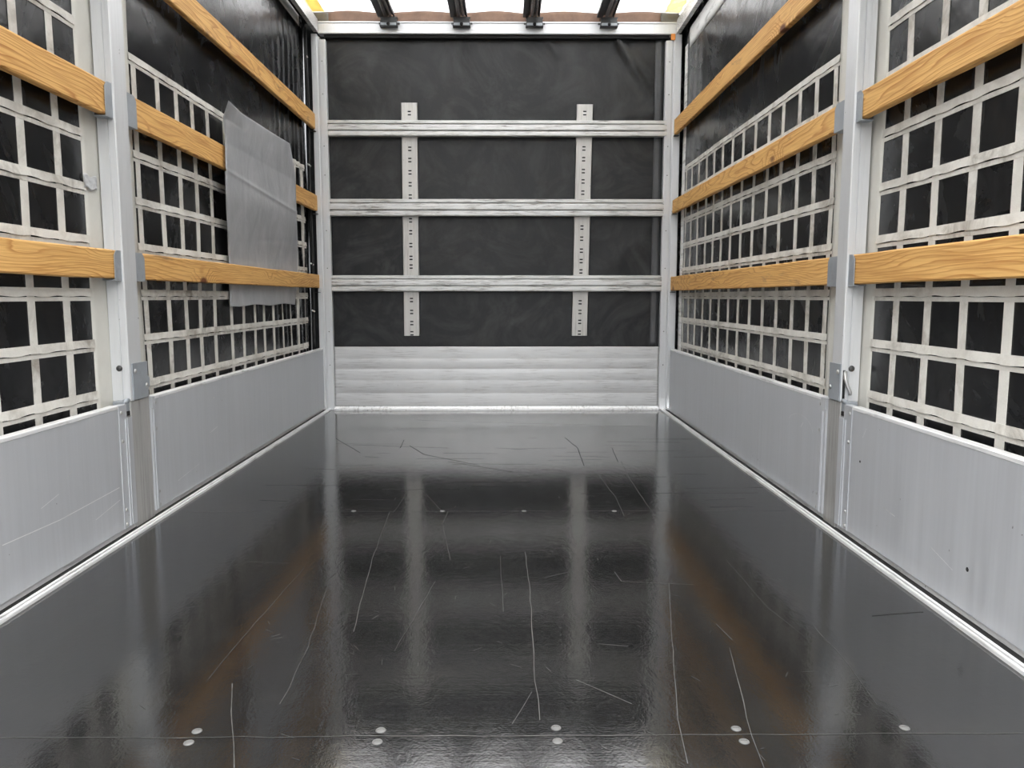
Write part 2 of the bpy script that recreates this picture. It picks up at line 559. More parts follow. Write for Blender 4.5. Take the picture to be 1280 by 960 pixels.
# floor edge rails: ridged aluminium strips between floor and side boards
for s, nm in ((-1, 'left'), (1, 'right')):
    prof = [(1.091, -0.02), (1.091, 0.007), (1.092, 0.009), (1.098, 0.009), (1.0985, 0.001), (1.1032, 0.001),
            (1.1035, 0.010), (1.110, 0.011), (1.111, 0.001), (1.137, 0.001), (1.139, 0.018), (1.145, 0.018), (1.147, -0.02)]
    mb = MB().prism([(s * a, b) for a, b in prof], 'y', Y_REAR, 0.0)
    r = mb.build('floor_edge_rail', M['edge'], loc=(s * 1.12, -2.4, 0))
    tag(r, 'ridged bright aluminium rail along the foot of the %s side boards' % nm, 'rail', 'floor edge rails')
    dk = MB().box(s * 1.1115, s * 1.1365, Y_REAR + 0.02, -0.01, 0.0012, 0.004)  # black strip paints the shade of the gap under the board
    dk.build('black_strip', M['matt_black'], r)
    MB().box(s * 1.0986, s * 1.1031, Y_REAR + 0.02, -0.01, 0.0008, 0.0026).build('groove_shade', M['band_grey'], r)  # grey strip darkens the groove, its shade put into the colour

# ------------------------------------------------------------------ side tarpaulins with their webbing grid
XT = 1.195            # tarpaulin plane


def tarp_x(s, y, z):
    """distance of the slack tarpaulin from the middle of the bed"""
    d = 0.006 * noise.noise(Vector((s * 3.0, y * 1.7, z * 1.3))) + 0.003 * noise.noise(Vector((s * 9.0, y * 5.0, z * 2.2)))
    if s < 0:
        k = max(0.0, min(1.0, (y + 0.95) / 0.75))               # pleats towards the bulkhead on the left
        q = max(0.0, min(1.0, (y + 0.14) / 0.06))
        d += 0.022 * q * q * (3 - 2 * q)
        d += k * 0.010 * (1 - q) * max(0.0, min(1.0, (2.40 - z) / 0.25)) * (0.35 + abs(noise.noise(Vector((y * 6, z * 0.9, 3))))) * math.sin(y * 2 * math.pi / 0.10 + 5.0 * noise.noise(Vector((y * 5, z * 1.1, 8))))
    else:
        k = max(0.0, min(1.0, (y + 0.75) / 0.7))
        d += k * 0.001 * math.sin(y * 2 * math.pi / 0.13 + z)
    # hem pulled in below
    return XT + d


BOTTOM = {-1: 0.10, 1: 0.10}
TOP = {-1: 2.56, 1: 2.56}
STRAP_Z = [1.540, 1.385, 1.222, 1.066, 0.911, 0.752, 0.598, 0.440]
wall = {}
for s, nm in ((-1, 'left'), (1, 'right')):
    y_end = 0.16

    def fn(u, v, s=s, y_end=y_end):
        y = Y_REAR + (y_end - Y_REAR) * u
        z = BOTTOM[s] + (TOP[s] - BOTTOM[s]) * v
        return (s * tarp_x(s, y, z), y, z)
    mb = MB().grid(fn, 560, 60, (s, 0, 0), 0.002)
    w = mb.build('wall_' + nm, M['side_tarp'])
    tag(w, 'black tarpaulin side curtain on the %s with a grid of pale webbing straps' % nm, 'tarpaulin', kind='structure')
    wall[s] = w

    def hstrap(zc, y0, y1, seed):
        n_ = max(8, int((y1 - y0) / 0.02))
        m_ = MB()

        def up(u, v):          # wide upper band with a wavy lower lip
            y = y0 + (y1 - y0) * u
            lip = 0.0016 * math.sin(y * 52 + seed) + 0.0022 * noise.noise(Vector((y * 9, seed, 0)))
            z = zc + 0.019 - v * (0.0235 - lip)
            return (s * (tarp_x(s, y, z) - 0.0035 - 0.0025 * v), y, z)

        def lo(u, v):          # narrow band below
            y = y0 + (y1 - y0) * u
            z = zc - 0.0062 - v * 0.0118
            return (s * (tarp_x(s, y, z) - 0.0028), y, z)
        m_.grid(up, n_, 2, (s, 0, 0), 0.0022, False)
        m_.grid(lo, n_, 1, (s, 0, 0), 0.0014, False)
        m_.build('webbing_strap', M['web'], w)

    def vstrap(yc, z0, z1, wd=0.033):
        seed = yc * 13.7

        def g(u, v):
            z = z0 + (z1 - z0) * u
            y = yc + (v - 0.5) * wd + 0.005 * noise.noise(Vector((seed, z * 2.2, s))) 
            return (s * (tarp_x(s, y, z) - 0.0022), y, z)
        MB().grid(g, 40, 2, (s, 0, 0), 0.0014, False).build('webbing_strap', M['web'], w)

    y_far_end = -0.10 if s < 0 else -0.115
    for i, zc in enumerate(STRAP_Z):
        hstrap(zc, -2.372, y_far_end, i + 1.3 * s)
        hstrap(zc, -4.55, -2.700, i + 9 + s)
    if s < 0:
        ys_far = [-2.338, -2.158, -2.000, -1.850, -1.690, -1.492, -1.325, -1.162, -1.005, -0.850, -0.683, -0.518, -0.350, -0.182]
        ys_near = [-2.831, -2.995, -3.165, -3.335, -3.50, -3.67, -3.84]
    else:
        ys_far = [-2.341, -2.184, -2.022, -1.840, -1.668, -1.488, -1.314, -1.144, -0.973, -0.804, -0.638, -0.459, -0.297, -0.150]
        ys_near = [-2.834, -3.003, -3.172, -3.340, -3.51, -3.68, -3.85]
    for yc in ys_far + ys_near:
        vstrap(yc, 0.17, 1.545)

    # cream reinforcement band that runs behind the pillar
    def band(u, v):
        y = -2.704 + 0.336 * v
        z = 0.17 + (2.36 - 0.17) * u
        return (s * (tarp_x(s, y, z) - 0.0014 - (0.001 if 0.4 < v < 0.6 else 0)), y, z)
    tag(MB().grid(band, 60, 14, (s, 0, 0), 0.001).build('reinforcement_band', M['cream'], w), 'cream vertical band')
    # white hem along the top edge
    z0, z1, ye = (2.390, 2.455, -0.085) if s < 0 else (2.258, 2.375, -0.15)

    def hem(u, v):
        y = -4.8 + (ye + 4.8) * u
        z = z0 + (z1 - z0) * v
        return (s * (tarp_x(s, y, z) - 0.003), y, z)
    tag(MB().grid(hem, 200, 3, (s, 0, 0), 0.002).build('hem', M['white_strip'], w), 'white hem')
    if s > 0:       # pale vertical hem at the bulkhead end

        def vhem(u, v):
            z = 0.2 + (2.30 - 0.2) * u
            y = -0.105 + 0.075 * v
            return (s * (tarp_x(s, y, z) - 0.003), y, z)
        tag(MB().grid(vhem, 60, 3, (s, 0, 0), 0.002).build('hem', M['white_strip'], w), 'white hem')
    else:           # silver tape patch over a strap end beside the pillar

        def tp(u, v):
            y = -2.712 + 0.074 * u
            z = 1.068 + 0.040 * v + 0.004 * math.sin(u * 9)
            return (s * (tarp_x(s, y, z) - 0.0075 - 0.003 * noise.noise(Vector((u * 5, v * 5, 2)))), y, z)
        tag(MB().grid(tp, 14, 10, (s, 0, 0), 0.001).build('tape_patch', M['tape'], w), 'silver tape patch')

# ------------------------------------------------------------------ bulkhead: tarpaulin, kick panel, rails, uprights
Y_BT = 0.055


def back_y(x, z):
    d = 0.006 * noise.noise(Vector((x * 1.6, z * 1.4, 4.2)))

    def fold(x0, z0, x1, z1, wd, h):
        a, c, p = Vector((x0, z0)), Vector((x1, z1)), Vector((x, z))
        t = (p - a).dot(c - a) / (c - a).length_squared
        tt = max(0, min(1, t))
        dd = (p - (a + (c - a) * tt)).length
        return h * math.exp(-(dd / wd) ** 2) * (1 - 0.6 * tt)
    d -= fold(0.775, 2.36, 1.02, 1.99, 0.022, 0.024)
    d -= fold(0.80, 2.36, 0.99, 2.16, 0.03, 0.016)
    d -= fold(0.335, 2.38, 0.40, 2.27, 0.02, 0.016)
    d -= fold(1.0, 1.93, 0.75, 1.86, 0.05, 0.008)
    d -= fold(0.98, 1.12, 0.72, 0.93, 0.07, 0.008)
    return Y_BT + d


mb = MB().grid(lambda u, v: (-1.215 + 2.43 * u, back_y(-1.215 + 2.43 * u, 0.05 + 2.51 * v), 0.05 + 2.51 * v), 160, 140, (0, 1, 0), 0.003)
wall_back = tag(mb.build('wall_back', M['back_tarp']), 'dusty black tarpaulin closing the front bulkhead', 'tarpaulin', kind='structure')
mb = MB().grid(lambda u, v: (1.022 + 0.045 * v, back_y(1.022 + 0.045 * v, 0.42 + 2.0 * u) - 0.005 - 0.004 * v, 0.42 + 2.0 * u), 60, 3, (0, 1, 0), 0.003)
tag(mb.build('hem', M['band_grey'], wall_back), 'grey hem')

# kick panel of stacked aluminium planks
mb = MB()
prof = [(0.045, 0.028), (0.016, 0.028), (0.012, 0.032), (0.012, 0.110), (0.016, 0.113), (0.010, 0.116), (0.010, 0.195), (0.013, 0.198),
        (0.010, 0.201), (0.010, 0.270), (0.016, 0.273), (0.008, 0.277), (0.010, 0.338), (0.014, 0.341), (0.012, 0.344), (0.012, 0.414), (0.016, 0.419), (0.045, 0.419)]


def kick(u, v):
    n_ = len(prof) - 1
    k = min(int(v * n_ + 1e-6), n_ - 1); t = v * n_ - k
    y = prof[k][0] * (1 - t) + prof[k + 1][0] * t
    if y < 0.04: y = 0.012 + (y - 0.012) * 0.12
    z = prof[k][1] * (1 - t) + prof[k + 1][1] * t
    x = -1.064 + 2.142 * u
    dent = 0.004 * max(0, noise.noise(Vector((x * 7, z * 9, 1.7))) - 0.25)
    return (x, y + (dent if y < 0.03 else 0), z)


mb.grid(kick, 160, len(prof) - 1, (0, 1, 0), 0.004)
kp = thing('kick_panel', (0, 0.02, 0.02), 'pale ribbed aluminium kick panel with small dents at the foot of the bulkhead', 'panel')
mb.build('plank_board', M['kick'], kp)
mb = MB().prism([(-0.012, 0.0), (-0.012, 0.010), (-0.006, 0.016), (0.004, 0.016), (0.006, 0.026), (0.03, 0.026), (0.03, 0.0)], 'x', -1.066, 1.078)
mb.build('sill_strip', M['edge'], kp)

# slotted uprights
SL = [1.911, 1.689, 1.619, 1.542, 1.467, 1.389, 1.238, 1.162, 1.080, 0.998, 0.942, 0.725, 0.647, 0.574, 0.507]
SR = [1.913, 1.693, 1.626, 1.551, 1.486, 1.415, 1.193, 1.122, 1.045, 0.978, 0.911, 0.710, 0.647, 0.582, 0.511]
for xb, xt, zt, zs, nm in ((-0.5515, -0.5475, 1.975, SL, 'left'), (0.5525, 0.574, 1.967, SR, 'right')):
    t = thing('slotted_upright', ((xb + xt) / 2, 0.03, 0.491),
              'pale steel upright with paired slots, the %s one of the two on the bulkhead' % nm, 'upright', 'slotted uprights')
    mb = MB()
    zb = 0.491
    y0, y1 = 0.028, 0.031
    wdt, sw, sh = 0.052, 0.0105, 0.0042

    def cx(z): return xb + (xt - xb) * (z - zb) / (zt - zb)
    cuts = []
    for z in sorted(zs):
        cuts += [(z - 0.0145, z - 0.0145 + 2 * sh), (z + 0.0145 - 2 * sh, z + 0.0145)]

    def quad(xa, xc, za, zc):
        b_ = mb.bm
        ring = []
        for yy in (y0, y1):
            ring.append([b_.verts.new((cx(z) + x, yy, z)) for x, z in ((xa, za), (xc, za), (xc, zc), (xa, zc))])
        a, c = ring
        b_.faces.new(a); b_.faces.new(c[::-1])
        for i in range(4): b_.faces.new((a[i], c[i], c[(i + 1) % 4], a[(i + 1) % 4]))
    quad(-wdt, -sw, zb, zt); quad(sw, wdt, zb, zt)
    zp = zb
    for a, c in cuts:
        quad(-sw, sw, zp, a); zp = c
    quad(-sw, sw, zp, zt)
    for e_ in (-wdt, wdt - 0.003):                         # folded flanges
        b_ = mb.bm
        va = [b_.verts.new((cx(z) + e_ + dx, yy, z)) for z in (zb, zt) for yy in (y0, 0.046) for dx in (0, 0.003)]
        for q in ((0, 1, 3, 2), (4, 6, 7, 5), (0, 4, 5, 1), (2, 3, 7, 6), (0, 2, 6, 4), (1, 5, 7, 3)):
            b_.faces.new([va[k] for k in q])
    bmesh.ops.recalc_face_normals(mb.bm, faces=list(mb.bm.faces))
    mb.build('slotted_plate', M['slot'], t)
    mb = MB()
    mb.prism([(xb - 0.016, zb + 0.002), (xb + 0.016, zb + 0.002), (xt + 0.016, zt - 0.03), (xt - 0.016, zt - 0.03)], 'y', 0.0325, 0.0335)
    mb.build('backing', M['matt_black'], t)

# three cross rails
for (z0, z1, xr, lab) in ((1.762, 1.862, 1.094, 'highest of the three ribbed aluminium rails across the bulkhead'),
                      (1.262, 1.371, 1.086, 'middle one of the three ribbed aluminium rails across the bulkhead'),
                      (0.780, 0.885, 1.082, 'lowest ribbed aluminium rail across the bulkhead, above the kick panel')):
    h = z1 - z0
    q = h / 0.1
    P = [(0.027, z0), (0.004, z0), (-0.004, z0 + 0.003), (-0.006, z0 + 0.008), (-0.006, z0 + 0.027 * q), (-0.003, z0 + 0.030 * q), (0.014, z0 + 0.031 * q),
         (0.014, z0 + 0.037 * q), (-0.003, z0 + 0.038 * q), (-0.006, z0 + 0.041 * q), (-0.006, z0 + 0.069 * q), (-0.003, z0 + 0.072 * q), (0.012, z0 + 0.073 * q), (0.012, z0 + 0.078 * q),
         (-0.001, z0 + 0.079 * q), (-0.003, z0 + 0.082 * q), (-0.003, z1 - 0.003), (0.003, z1), (0.027, z1)]
    mb = MB().prism(P, 'x', -1.063, xr)
    t = mb.build('cross_rail', M['rail'], loc=(0, 0, z0))
    tag(t, lab, 'rail', 'cross rails on the bulkhead')

# header beam
mb = MB()
mb.prism([(-0.002, 2.386), (-0.004, 2.390), (-0.004, 2.397), (0.0, 2.400), (0.0, 2.448), (-0.006, 2.452), (-0.006, 2.459), (0.09, 2.459), (0.09, 2.386)], 'x', -1.108, 1.160)
hb = thing('header_beam', (0, 0.04, 2.386), 'pale aluminium beam across the top of the bulkhead under the roof', 'beam')
mb.build('beam_profile', M['post'], hb)
MB().box(-1.075, 1.10, 0.012, 0.05, 2.366, 2.3855).build('black_strip', M['matt_black'], hb)  # plain black strip below the beam

# corner posts
for s, nm in ((-1, 'left'), (1, 'right')):
    t = thing('corner_post', (s * 1.11, 0.03, 0), 'pale aluminium double post in the %s front corner' % nm, 'post', 'corner posts')
    a0, a1, b0, b1 = (1.064, 1.107, 1.117, 1.153) if s < 0 else (1.079, 1.122, 1.130, 1.178)
    mb = MB().box(s * a0, s * a1, -0.002, 0.04, 0.0, 2.352 if s < 0 else 2.35, 0.003)
    mb.box(s * (a0 + 0.012), s * (a0 + 0.014), -0.004, 0.01, 0.0, 2.34)
    p = mb.build('post_flange', M['post'], t)
    mb = MB().box(s * b0, s * b1, -0.006, 0.05, 0.0, 2.385, 0.003)
    mb.box(s * (a1 - 0.002), s * (b0 + 0.002), 0.006, 0.045, 0.0, 2.37)
    mb.build('post_tube', M['post'], t)
    for z in (0.30, 0.52, 0.93, 1.17, 1.52, 1.70, 2.02, 2.22):
        MB().dome((s * (a0 + 0.024), -0.002, z), 0.0035, 0.0015, (0, -1, 0), 8, 2).build('screw', M['dark_steel'], t)
    for z in (0.777, 1.276, 1.79 if s < 0 else 1.765):            # little rests for the slats
        mb = MB().box(s * 1.135, s * 1.167, -0.035, -0.003, z - 0.004, z - 0.0005)
        mb.build('slat_rest', M['dark_steel'], t)
    if s > 0:
        tag(MB().box(1.108, 1.135, -0.012, -0.003, 2.350, 2.388, 0.003).build('marker_tab', M['orange'], t), 'orange tab')

# ------------------------------------------------------------------ roof
def roof(u, v):
    x = -1.225 + 2.45 * u
    y = Y_REAR + (0.09 - Y_REAR) * v
    sag = 0.006 * math.cos(x * math.pi * 2 / 0.455) 
    return (x, y, 2.533 + 0.03 * (-(y) / 4.85) - 0.006 + sag)


ceiling = MB().grid(roof, 90, 24, (0, 0, 1), 0.0015).build('ceiling', M['roof'])
tag(ceiling, 'white translucent roof tarpaulin glowing with daylight', 'roof', kind='structure')
mb = MB().grid(lambda u, v: (-1.045 + 2.09 * u, 0.02 - 0.003 * math.sin(u * 40), 2.461 + (roof((0.18 + 2.09 * u) / 2.45, 1)[2] - 2.463) * v), 90, 4, (0, 1, 0), 0.002)
tag(mb.build('roof_hem', M['brown'], ceiling), 'brown hem')
for s in (-1, 1):
    mb = MB().grid(lambda u, v: (s * (1.045 + 0.115 * u), 0.02, 2.461 + 0.068 * v), 8, 3, (0, 1, 0), 0.003)
    tag(mb.build('hem_corner', M['brown_grey'], ceiling), 'grey hem corner')
mb = MB().grid(lambda u, v: (-1.15 + 0.085 * v, -4.8 + 4.81 * u, 2.521 + 0.03 * (1 - u)), 40, 2, (0, 0, 1), 0.0012)
tag(mb.build('edge_strip', M['yellow'], ceiling), 'yellow edge strip')
mb = MB().grid(lambda u, v: (1.065 + 0.10 * v + 0.004 * math.sin(u * 300), -4.8 + 4.81 * u, 2.521 + 0.03 * (1 - u) + 0.002 * math.sin(u * 170 + v * 4)), 160, 4, (0, 0, 1), 0.0012)
tag(mb.build('edge_strip', M['creamroof'], ceiling), 'cream edge strip')

bar_spots = [(-0.672, 'leftmost of the four'), (-0.218, 'second from the left of the four'),
             (0.236, 'third from the left of the four'), (0.700, 'rightmost of the four')]
for (x, which) in bar_spots:
    t = thing('roof_bar', (x, 0, 2.46), 'dark roof bar running lengthwise under the roof, ' + which, 'bar', 'roof bars')
    mb = MB().prism([(x - 0.060, 2.505), (x + 0.046, 2.505), (x + 0.046, 2.485), (x + 0.038, 2.485), (x + 0.034, 2.500), (x - 0.018, 2.500), (x - 0.022, 2.485), (x - 0.060, 2.485)], 'y', -4.8, -0.002)
    mb.build('bar_cover', M['bar_dark'], t)
    mb = MB().tube([(x - 0.004, -4.8, 2.483), (x - 0.004, -0.004, 2.483)], 0.013, 14)
    mb.tube([(x + 0.021, -4.8, 2.486), (x + 0.021, -0.004, 2.486)], 0.010, 12)
    mb.build('bar_tube', M['bar'], t)
    xb_ = x + 0.012
    mb = MB().prism([(xb_ - 0.055, 2.418), (xb_ + 0.055, 2.418), (xb_ + 0.048, 2.458), (xb_ + 0.055, 2.472), (xb_ - 0.055, 2.472), (xb_ - 0.048, 2.458)], 'y', -0.050, -0.0065)
    mb.box(xb_ - 0.066, xb_ + 0.066, -0.012, -0.0065, 2.440, 2.450)
    br = mb.build('mounting_bracket', M['dark_steel'], t)
    MB().prism([(xb_ - 0.050, 2.421), (xb_ + 0.050, 2.421), (xb_ + 0.047, 2.436), (xb_ - 0.047, 2.436)], 'y', -0.054, -0.0505).build('face_plate', M['galv'], br)
    MB().dome((xb_, -0.054, 2.429), 0.011, 0.004, (0, -1, 0)).build('bolt', M['matt_black'], br)

# longitudinal roof rails
for s, nm, xi in ((-1, 'left', 1.108), (1, 'right', 1.142)):
    mb = MB()
    mb.prism([(s * xi, 2.392), (s * xi, 2.470), (s * (xi + 0.004), 2.474), (s * 1.184, 2.474), (s * 1.184, 2.466), (s * (xi + 0.03), 2.466), (s * (xi + 0.03), 2.400), (s * (xi + 0.026), 2.392)], 'y', Y_REAR, -0.008)
    t = mb.build('roof_side_rail', M['rail'], loc=(s * 1.15, -2.4, 2.43))
    tag(t, 'aluminium rail running along the top of the %s side under the roof edge' % nm, 'rail', 'roof side rails')
    MB().box(s * (xi + 0.031), s * 1.184, Y_REAR + 0.01, -0.012, 2.440, 2.465).build('black_strip', M['matt_black'], t)  # black strip stands for the shaded gap between rail and curtain

# ------------------------------------------------------------------ pillars, boards and slats
PIL = {-1: (-2.615, -2.520), 1: (-2.642, -2.557)}
SLAT_Z = {-1: [(0.802, 0.889), (1.294, 1.392), (1.803, 1.900)], 1: [(0.785, 0.876), (1.280, 1.364), (1.772, 1.868)]}
LEVEL = ['lowest', 'middle', 'top']


def bracket(s, ya, yb, z0, z1, corner_y, parent):
    """galvanised pocket that holds a slat end: chamfered face, bottom lip, closed side"""
    yo = yb                                          # the edge towards the slat
    dirn = 1 if yo > ya else -1
    ch = 0.016
    mb = MB()
    pts = [(ya, z0 - 0.006), (yo, z0 - 0.006), (yo, z1 - ch), (yo - dirn * ch * 0.6, z1 - 0.004), (yo - dirn * ch, z1), (ya, z1)]
    mb.prism(pts, 'x', s * 1.1355, s * 1.1385)
    mb.box(s * 1.1385, s * 1.176, min(ya, yo), max(ya, yo), z0 - 0.006, z0 - 0.003)
    mb.box(s * 1.1385, s * 1.176, ya, ya + dirn * 0.0025, z0 - 0.003, z1)
    mb.box(s * 1.172, s * 1.176, min(ya, yo), max(ya, yo), z0 - 0.003, z1)
    mb.build('slat_bracket', M['galv'], parent)


def slat(name_lab, s, y0, y1, z0, z1, seed):
    mb = MB()
    n_ = max(6, int((y1 - y0) / 0.06))
    c = 0.004
    ring_pts = [(1.1405, z0 + c), (1.1405, z1 - c), (1.1405 + c, z1), (1.166 - c, z1), (1.166, z1 - c), (1.166, z0 + c), (1.166 - c, z0), (1.1405 + c, z0)]
    b = mb.bm
    rings = []
    for i in range(n_ + 1):
        y = y0 + (y1 - y0) * i / n_
        edge = 0.0 if i in (0, n_) else 1.0
        row = []
        for (x, z) in ring_pts:
            dz = edge * 0.0022 * noise.noise(Vector((y * 4.0, z * 30, seed)))
            row.append(b.verts.new((s * x, y, z + dz)))
        rings.append(row)
    for a, d in zip(rings, rings[1:]):
        for k in range(8): b.faces.new((a[k], a[(k + 1) % 8], d[(k + 1) % 8], d[k]))
    b.faces.new(rings[0]); b.faces.new(rings[-1])
    bmesh.ops.recalc_face_normals(b, faces=list(b.faces))
    o = mb.build('wooden_slat', M['wood'], loc=(s * 1.153, (y0 + y1) / 2, z0))
    tag(o, name_lab, 'slat', 'pine slats along the sides')
    return o


for s, nm in ((-1, 'left'), (1, 'right')):
    yn, yf = PIL[s]
    # ---- pillar
    t = thing('side_pillar', (s * 1.16, (yn + yf) / 2, 0), 'grey aluminium pillar in the middle of the %s side' % nm, 'pillar', 'side pillars')
    z_split = 0.532
    prof = [(s * 1.130, yn + 0.003), (s * 1.133, yn), (s * 1.150, yn), (s * 1.151, yn + 0.003), (s * 1.153, yn + 0.003), (s * 1.154, yn),
            (s * 1.168, yn), (s * 1.170, yn + 0.004), (s * 1.188, yn + 0.004), (s * 1.188, yf - 0.002),
            (s * 1.135, yf), (s * 1.134, yf - 0.016), (s * 1.130, yf - 0.018)]
    MB().prism(prof, 'z', 0.415, 2.46).build('post', M['post'], t)
    # lower, wider foot
    yfoot = -2.486 if s < 0 else -2.548
    mb = MB().box(s * 1.131, s * 1.185, yn + 0.001, yfoot, 0.0, 0.414, 0.003)
    mb.build('foot', M['post_dull'], t)
    # latch plate
    yl0, yl1 = (-2.600, -2.498) if s < 0 else (-2.640, -2.560)
    mb = MB().prism([(yl0, 0.416), (yl1, 0.416), (yl1, 0.445), (yl1 + (0.012 if s < 0 else 0), 0.452), (yl1 + (0.012 if s < 0 else 0), 0.478), (yl1, 0.486), (yl1, 0.534), (yl0, 0.534)], 'x', s * 1.1255, s * 1.1295)
    lp = mb.build('latch_plate', M['galv'], t)
    for (yy, zz) in ((yl0 + 0.016, 0.508), (yl1 - 0.012, 0.455)):
        MB().dome((s * 1.1255, yy, zz), 0.008, 0.005, (-s, 0, 0)).build('bolt', M['steel'], lp)
    MB().dome((s * 1.1605, yn, 0.520), 0.010, 0.007, (0, -1, 0)).build('bolt', M['dark_steel'], t)
    if s > 0:            # catch lever hanging out beside the plate
        mb = MB().tube([(1.140, yn - 0.004, 0.512), (1.137, yn - 0.012, 0.490), (1.143, yn - 0.016, 0.466), (1.152, yn - 0.018, 0.446), (1.152, yn - 0.016, 0.438)], 0.0055, 8)
        mb.build('catch_lever', M['steel'], t)
        MB().box(1.134, 1.140, yn - 0.006, yn + 0.001, 0.42, 0.515).build('lever_slot', M['matt_black'], t)
    # hinge block above the near board's end
    mb = MB().box(s * 1.134, s * 1.172, yn - 0.032, yn - 0.001, 0.385, 0.418, 0.002)
    mb.tube([(s * 1.136, yn - 0.03, 0.418), (s * 1.136, yn - 0.004, 0.418)], 0.007, 10)
    mb.build('hinge_block', M['galv'], t)
    MB().box(s * 1.133, s * 1.172, yn - 0.030, yn - 0.002, 0.371, 0.3845).build('hinge_gap', M['matt_black'], t)
    gap_n, gap_f = (0.040, 0.063) if s < 0 else (0.038, 0.072)
    for (z0, z1) in SLAT_Z[s]:
        bracket(s, yn, yn - gap_n, z0, z1, 0, t)
        bracket(s, yf, yf + gap_f, z0, z1, 0, t)

    # ---- slats
    for k, (z0, z1) in enumerate(SLAT_Z[s]):
        side = '%s side' % nm
        if k == 2:
            lab_far = 'top pine slat on the %s, running from pillar to bulkhead near the roof' % side
        elif k == 1:
            lab_far = ('middle pine slat between pillar and bulkhead on the left, half hidden behind the grey sheet' if s < 0 else
                       'middle pine slat between pillar and bulkhead on the right side')
        else:
            lab_far = ('lowest pine slat between pillar and bulkhead on the left, holding the grey sheet down' if s < 0 else
                       'lowest pine slat between pillar and bulkhead on the right side')
        slat(lab_far, s, yf + gap_f - 0.035, -0.008, z0, z1, k * 3.1 + s)
        lab_near = '%s pine slat in front of the %s pillar, nearest the open rear' % (LEVEL[k], nm)
        slat(lab_near, s, -4.80, yn - gap_n + 0.03, z0, z1, k * 7.7 + s + 20)

    # ---- drop-side boards
    for near in (True, False):
        if near:
            y0, y1 = Y_REAR + 0.02, (-2.702 if s < 0 else -2.735)
            e0, e1 = y1, yn - 0.004
            lab = 'grey aluminium drop-side board on the %s, between open rear and pillar' % nm
        else:
            y0, y1 = (-2.455 if s < 0 else -2.500), (-0.012 if s < 0 else -0.10)
            e0, e1 = (-2.484 if s < 0 else -2.546), y0
            lab = 'grey aluminium drop-side board on the %s, between pillar and bulkhead' % nm
        t = thing('dropside_board', (s * 1.14, (y0 + y1) / 2, 0.02), lab, 'board', 'drop-side boards')
        MB().box(s * 1.1285, s * 1.1515, y0, y1, 0.021, 0.402, 0.001, 1).build('board', M['panel'], t)
        tag(MB().prism([(s * 1.1275, 0.4022), (s * 1.1275, 0.411), (s * 1.130, 0.413), (s * 1.152, 0.413), (s * 1.154, 0.411), (s * 1.154, 0.4022)], 'y', y0, y1).build('top_edge', M['edge'], t), 'bright top edge')
        marks = []
        if near and s < 0:
            marks = [([(-3.28, 0.16), (-3.04, 0.152), (-2.72, 0.16)], 0.0022), ([(-2.866, 0.10), (-2.72, 0.121)], 0.0016), ([(-3.12, 0.205), (-3.04, 0.222)], 0.0014),
                     ([(-3.0, 0.255), (-2.97, 0.27)], 0.0014)]
        elif near:
            marks = [([(-3.02, 0.15), (-2.95, 0.158)], 0.0015), ([(-3.3, 0.10), (-3.2, 0.125)], 0.0012), ([(-2.83, 0.36), (-2.81, 0.33)], 0.0014)]
        elif s < 0:
            marks = [([(-1.98, 0.20), (-1.90, 0.212)], 0.0015), ([(-2.3, 0.08), (-2.1, 0.10)], 0.0012), ([(-1.928, 0.335), (-1.920, 0.337)], 0.006)]
        else:
            marks = [([(-2.32 + 0.12 * math.cos(a * 0.25), 0.27 + 0.055 * math.sin(a * 0.25)) for a in range(2, 13)], 0.0009), ([(-2.35, 0.30), (-2.33, 0.28)], 0.0015)]
        mb = MB()
        for ln, wd in marks:
            for (qa, qb) in zip(ln, ln[1:]):
                b_ = mb.bm
                dy, dz = qb[0] - qa[0], qb[1] - qa[1]; L_ = math.hypot(dy, dz); oy, oz = -dz / L_ * wd / 2, dy / L_ * wd / 2
                b_.faces.new([b_.verts.new((s * 1.1282, p[0] + k * oy, p[1] + k * oz)) for p, k in ((qa, 1), (qb, 1), (qb, -1), (qa, -1))])
        tag(mb.build('scratch_marks', M['edge'], t), 'pale scratches', kind='stuff')
        if near and s > 0:
            mb = MB().dome((1.1285, -2.800, 0.255), 0.004, 0.0015, (-1, 0, 0), 7, 2)
            mb.build('dirt_speck', M['gouge'], t)
            MB().dome((1.1285, -3.356, 0.122), 0.006, 0.0018, (-1, 0, 0), 6, 2).build('dirt_speck', M['gouge'], t)
        # end profile, with a notch for the hinge at its top
        ya, yb = e0 + 0.0005, e1 - 0.0005
        mid = (ya + yb) / 2
        if near:
            pts = [(ya, 0.021), (yb, 0.021), (yb, 0.368), (yb - 0.034, 0.368), (yb - 0.034, 0.411), (ya, 0.411)]
        else:
            pts = [(ya, 0.021), (yb, 0.021), (yb, 0.411), (ya + 0.011, 0.411), (ya + 0.011, 0.374), (ya, 0.374)]
        mb = MB().prism(pts, 'x', s * 1.1265, s * 1.150)
        ep = mb.build('end_profile', M['post_dull'] if False else M['panel'], t)
        yr = (ya + 0.013) if near else (yb + 0.004)
        # ribs on the profile
        for q in (0.45, 0.62):
            yy = ya + (yb - ya) * q
            MB().box(s * 1.1245, s * 1.1265, yy - 0.0015, yy + 0.0015, 0.024, 0.365).build('rib', M['panel'], ep)
        for z in (0.388, 0.299, 0.080, 0.034):
            MB().dome((s * (1.1265 if near else 1.1285), yr, z), 0.0065, 0.004, (-s, 0, 0)).build('rivet', M['steel'], t)
        if not near:
            for z in (0.37, 0.29, 0.075, 0.035):
                MB().dome((s * 1.1285, y1 - 0.014, z), 0.005, 0.003, (-s, 0, 0)).build('rivet', M['steel'], t)

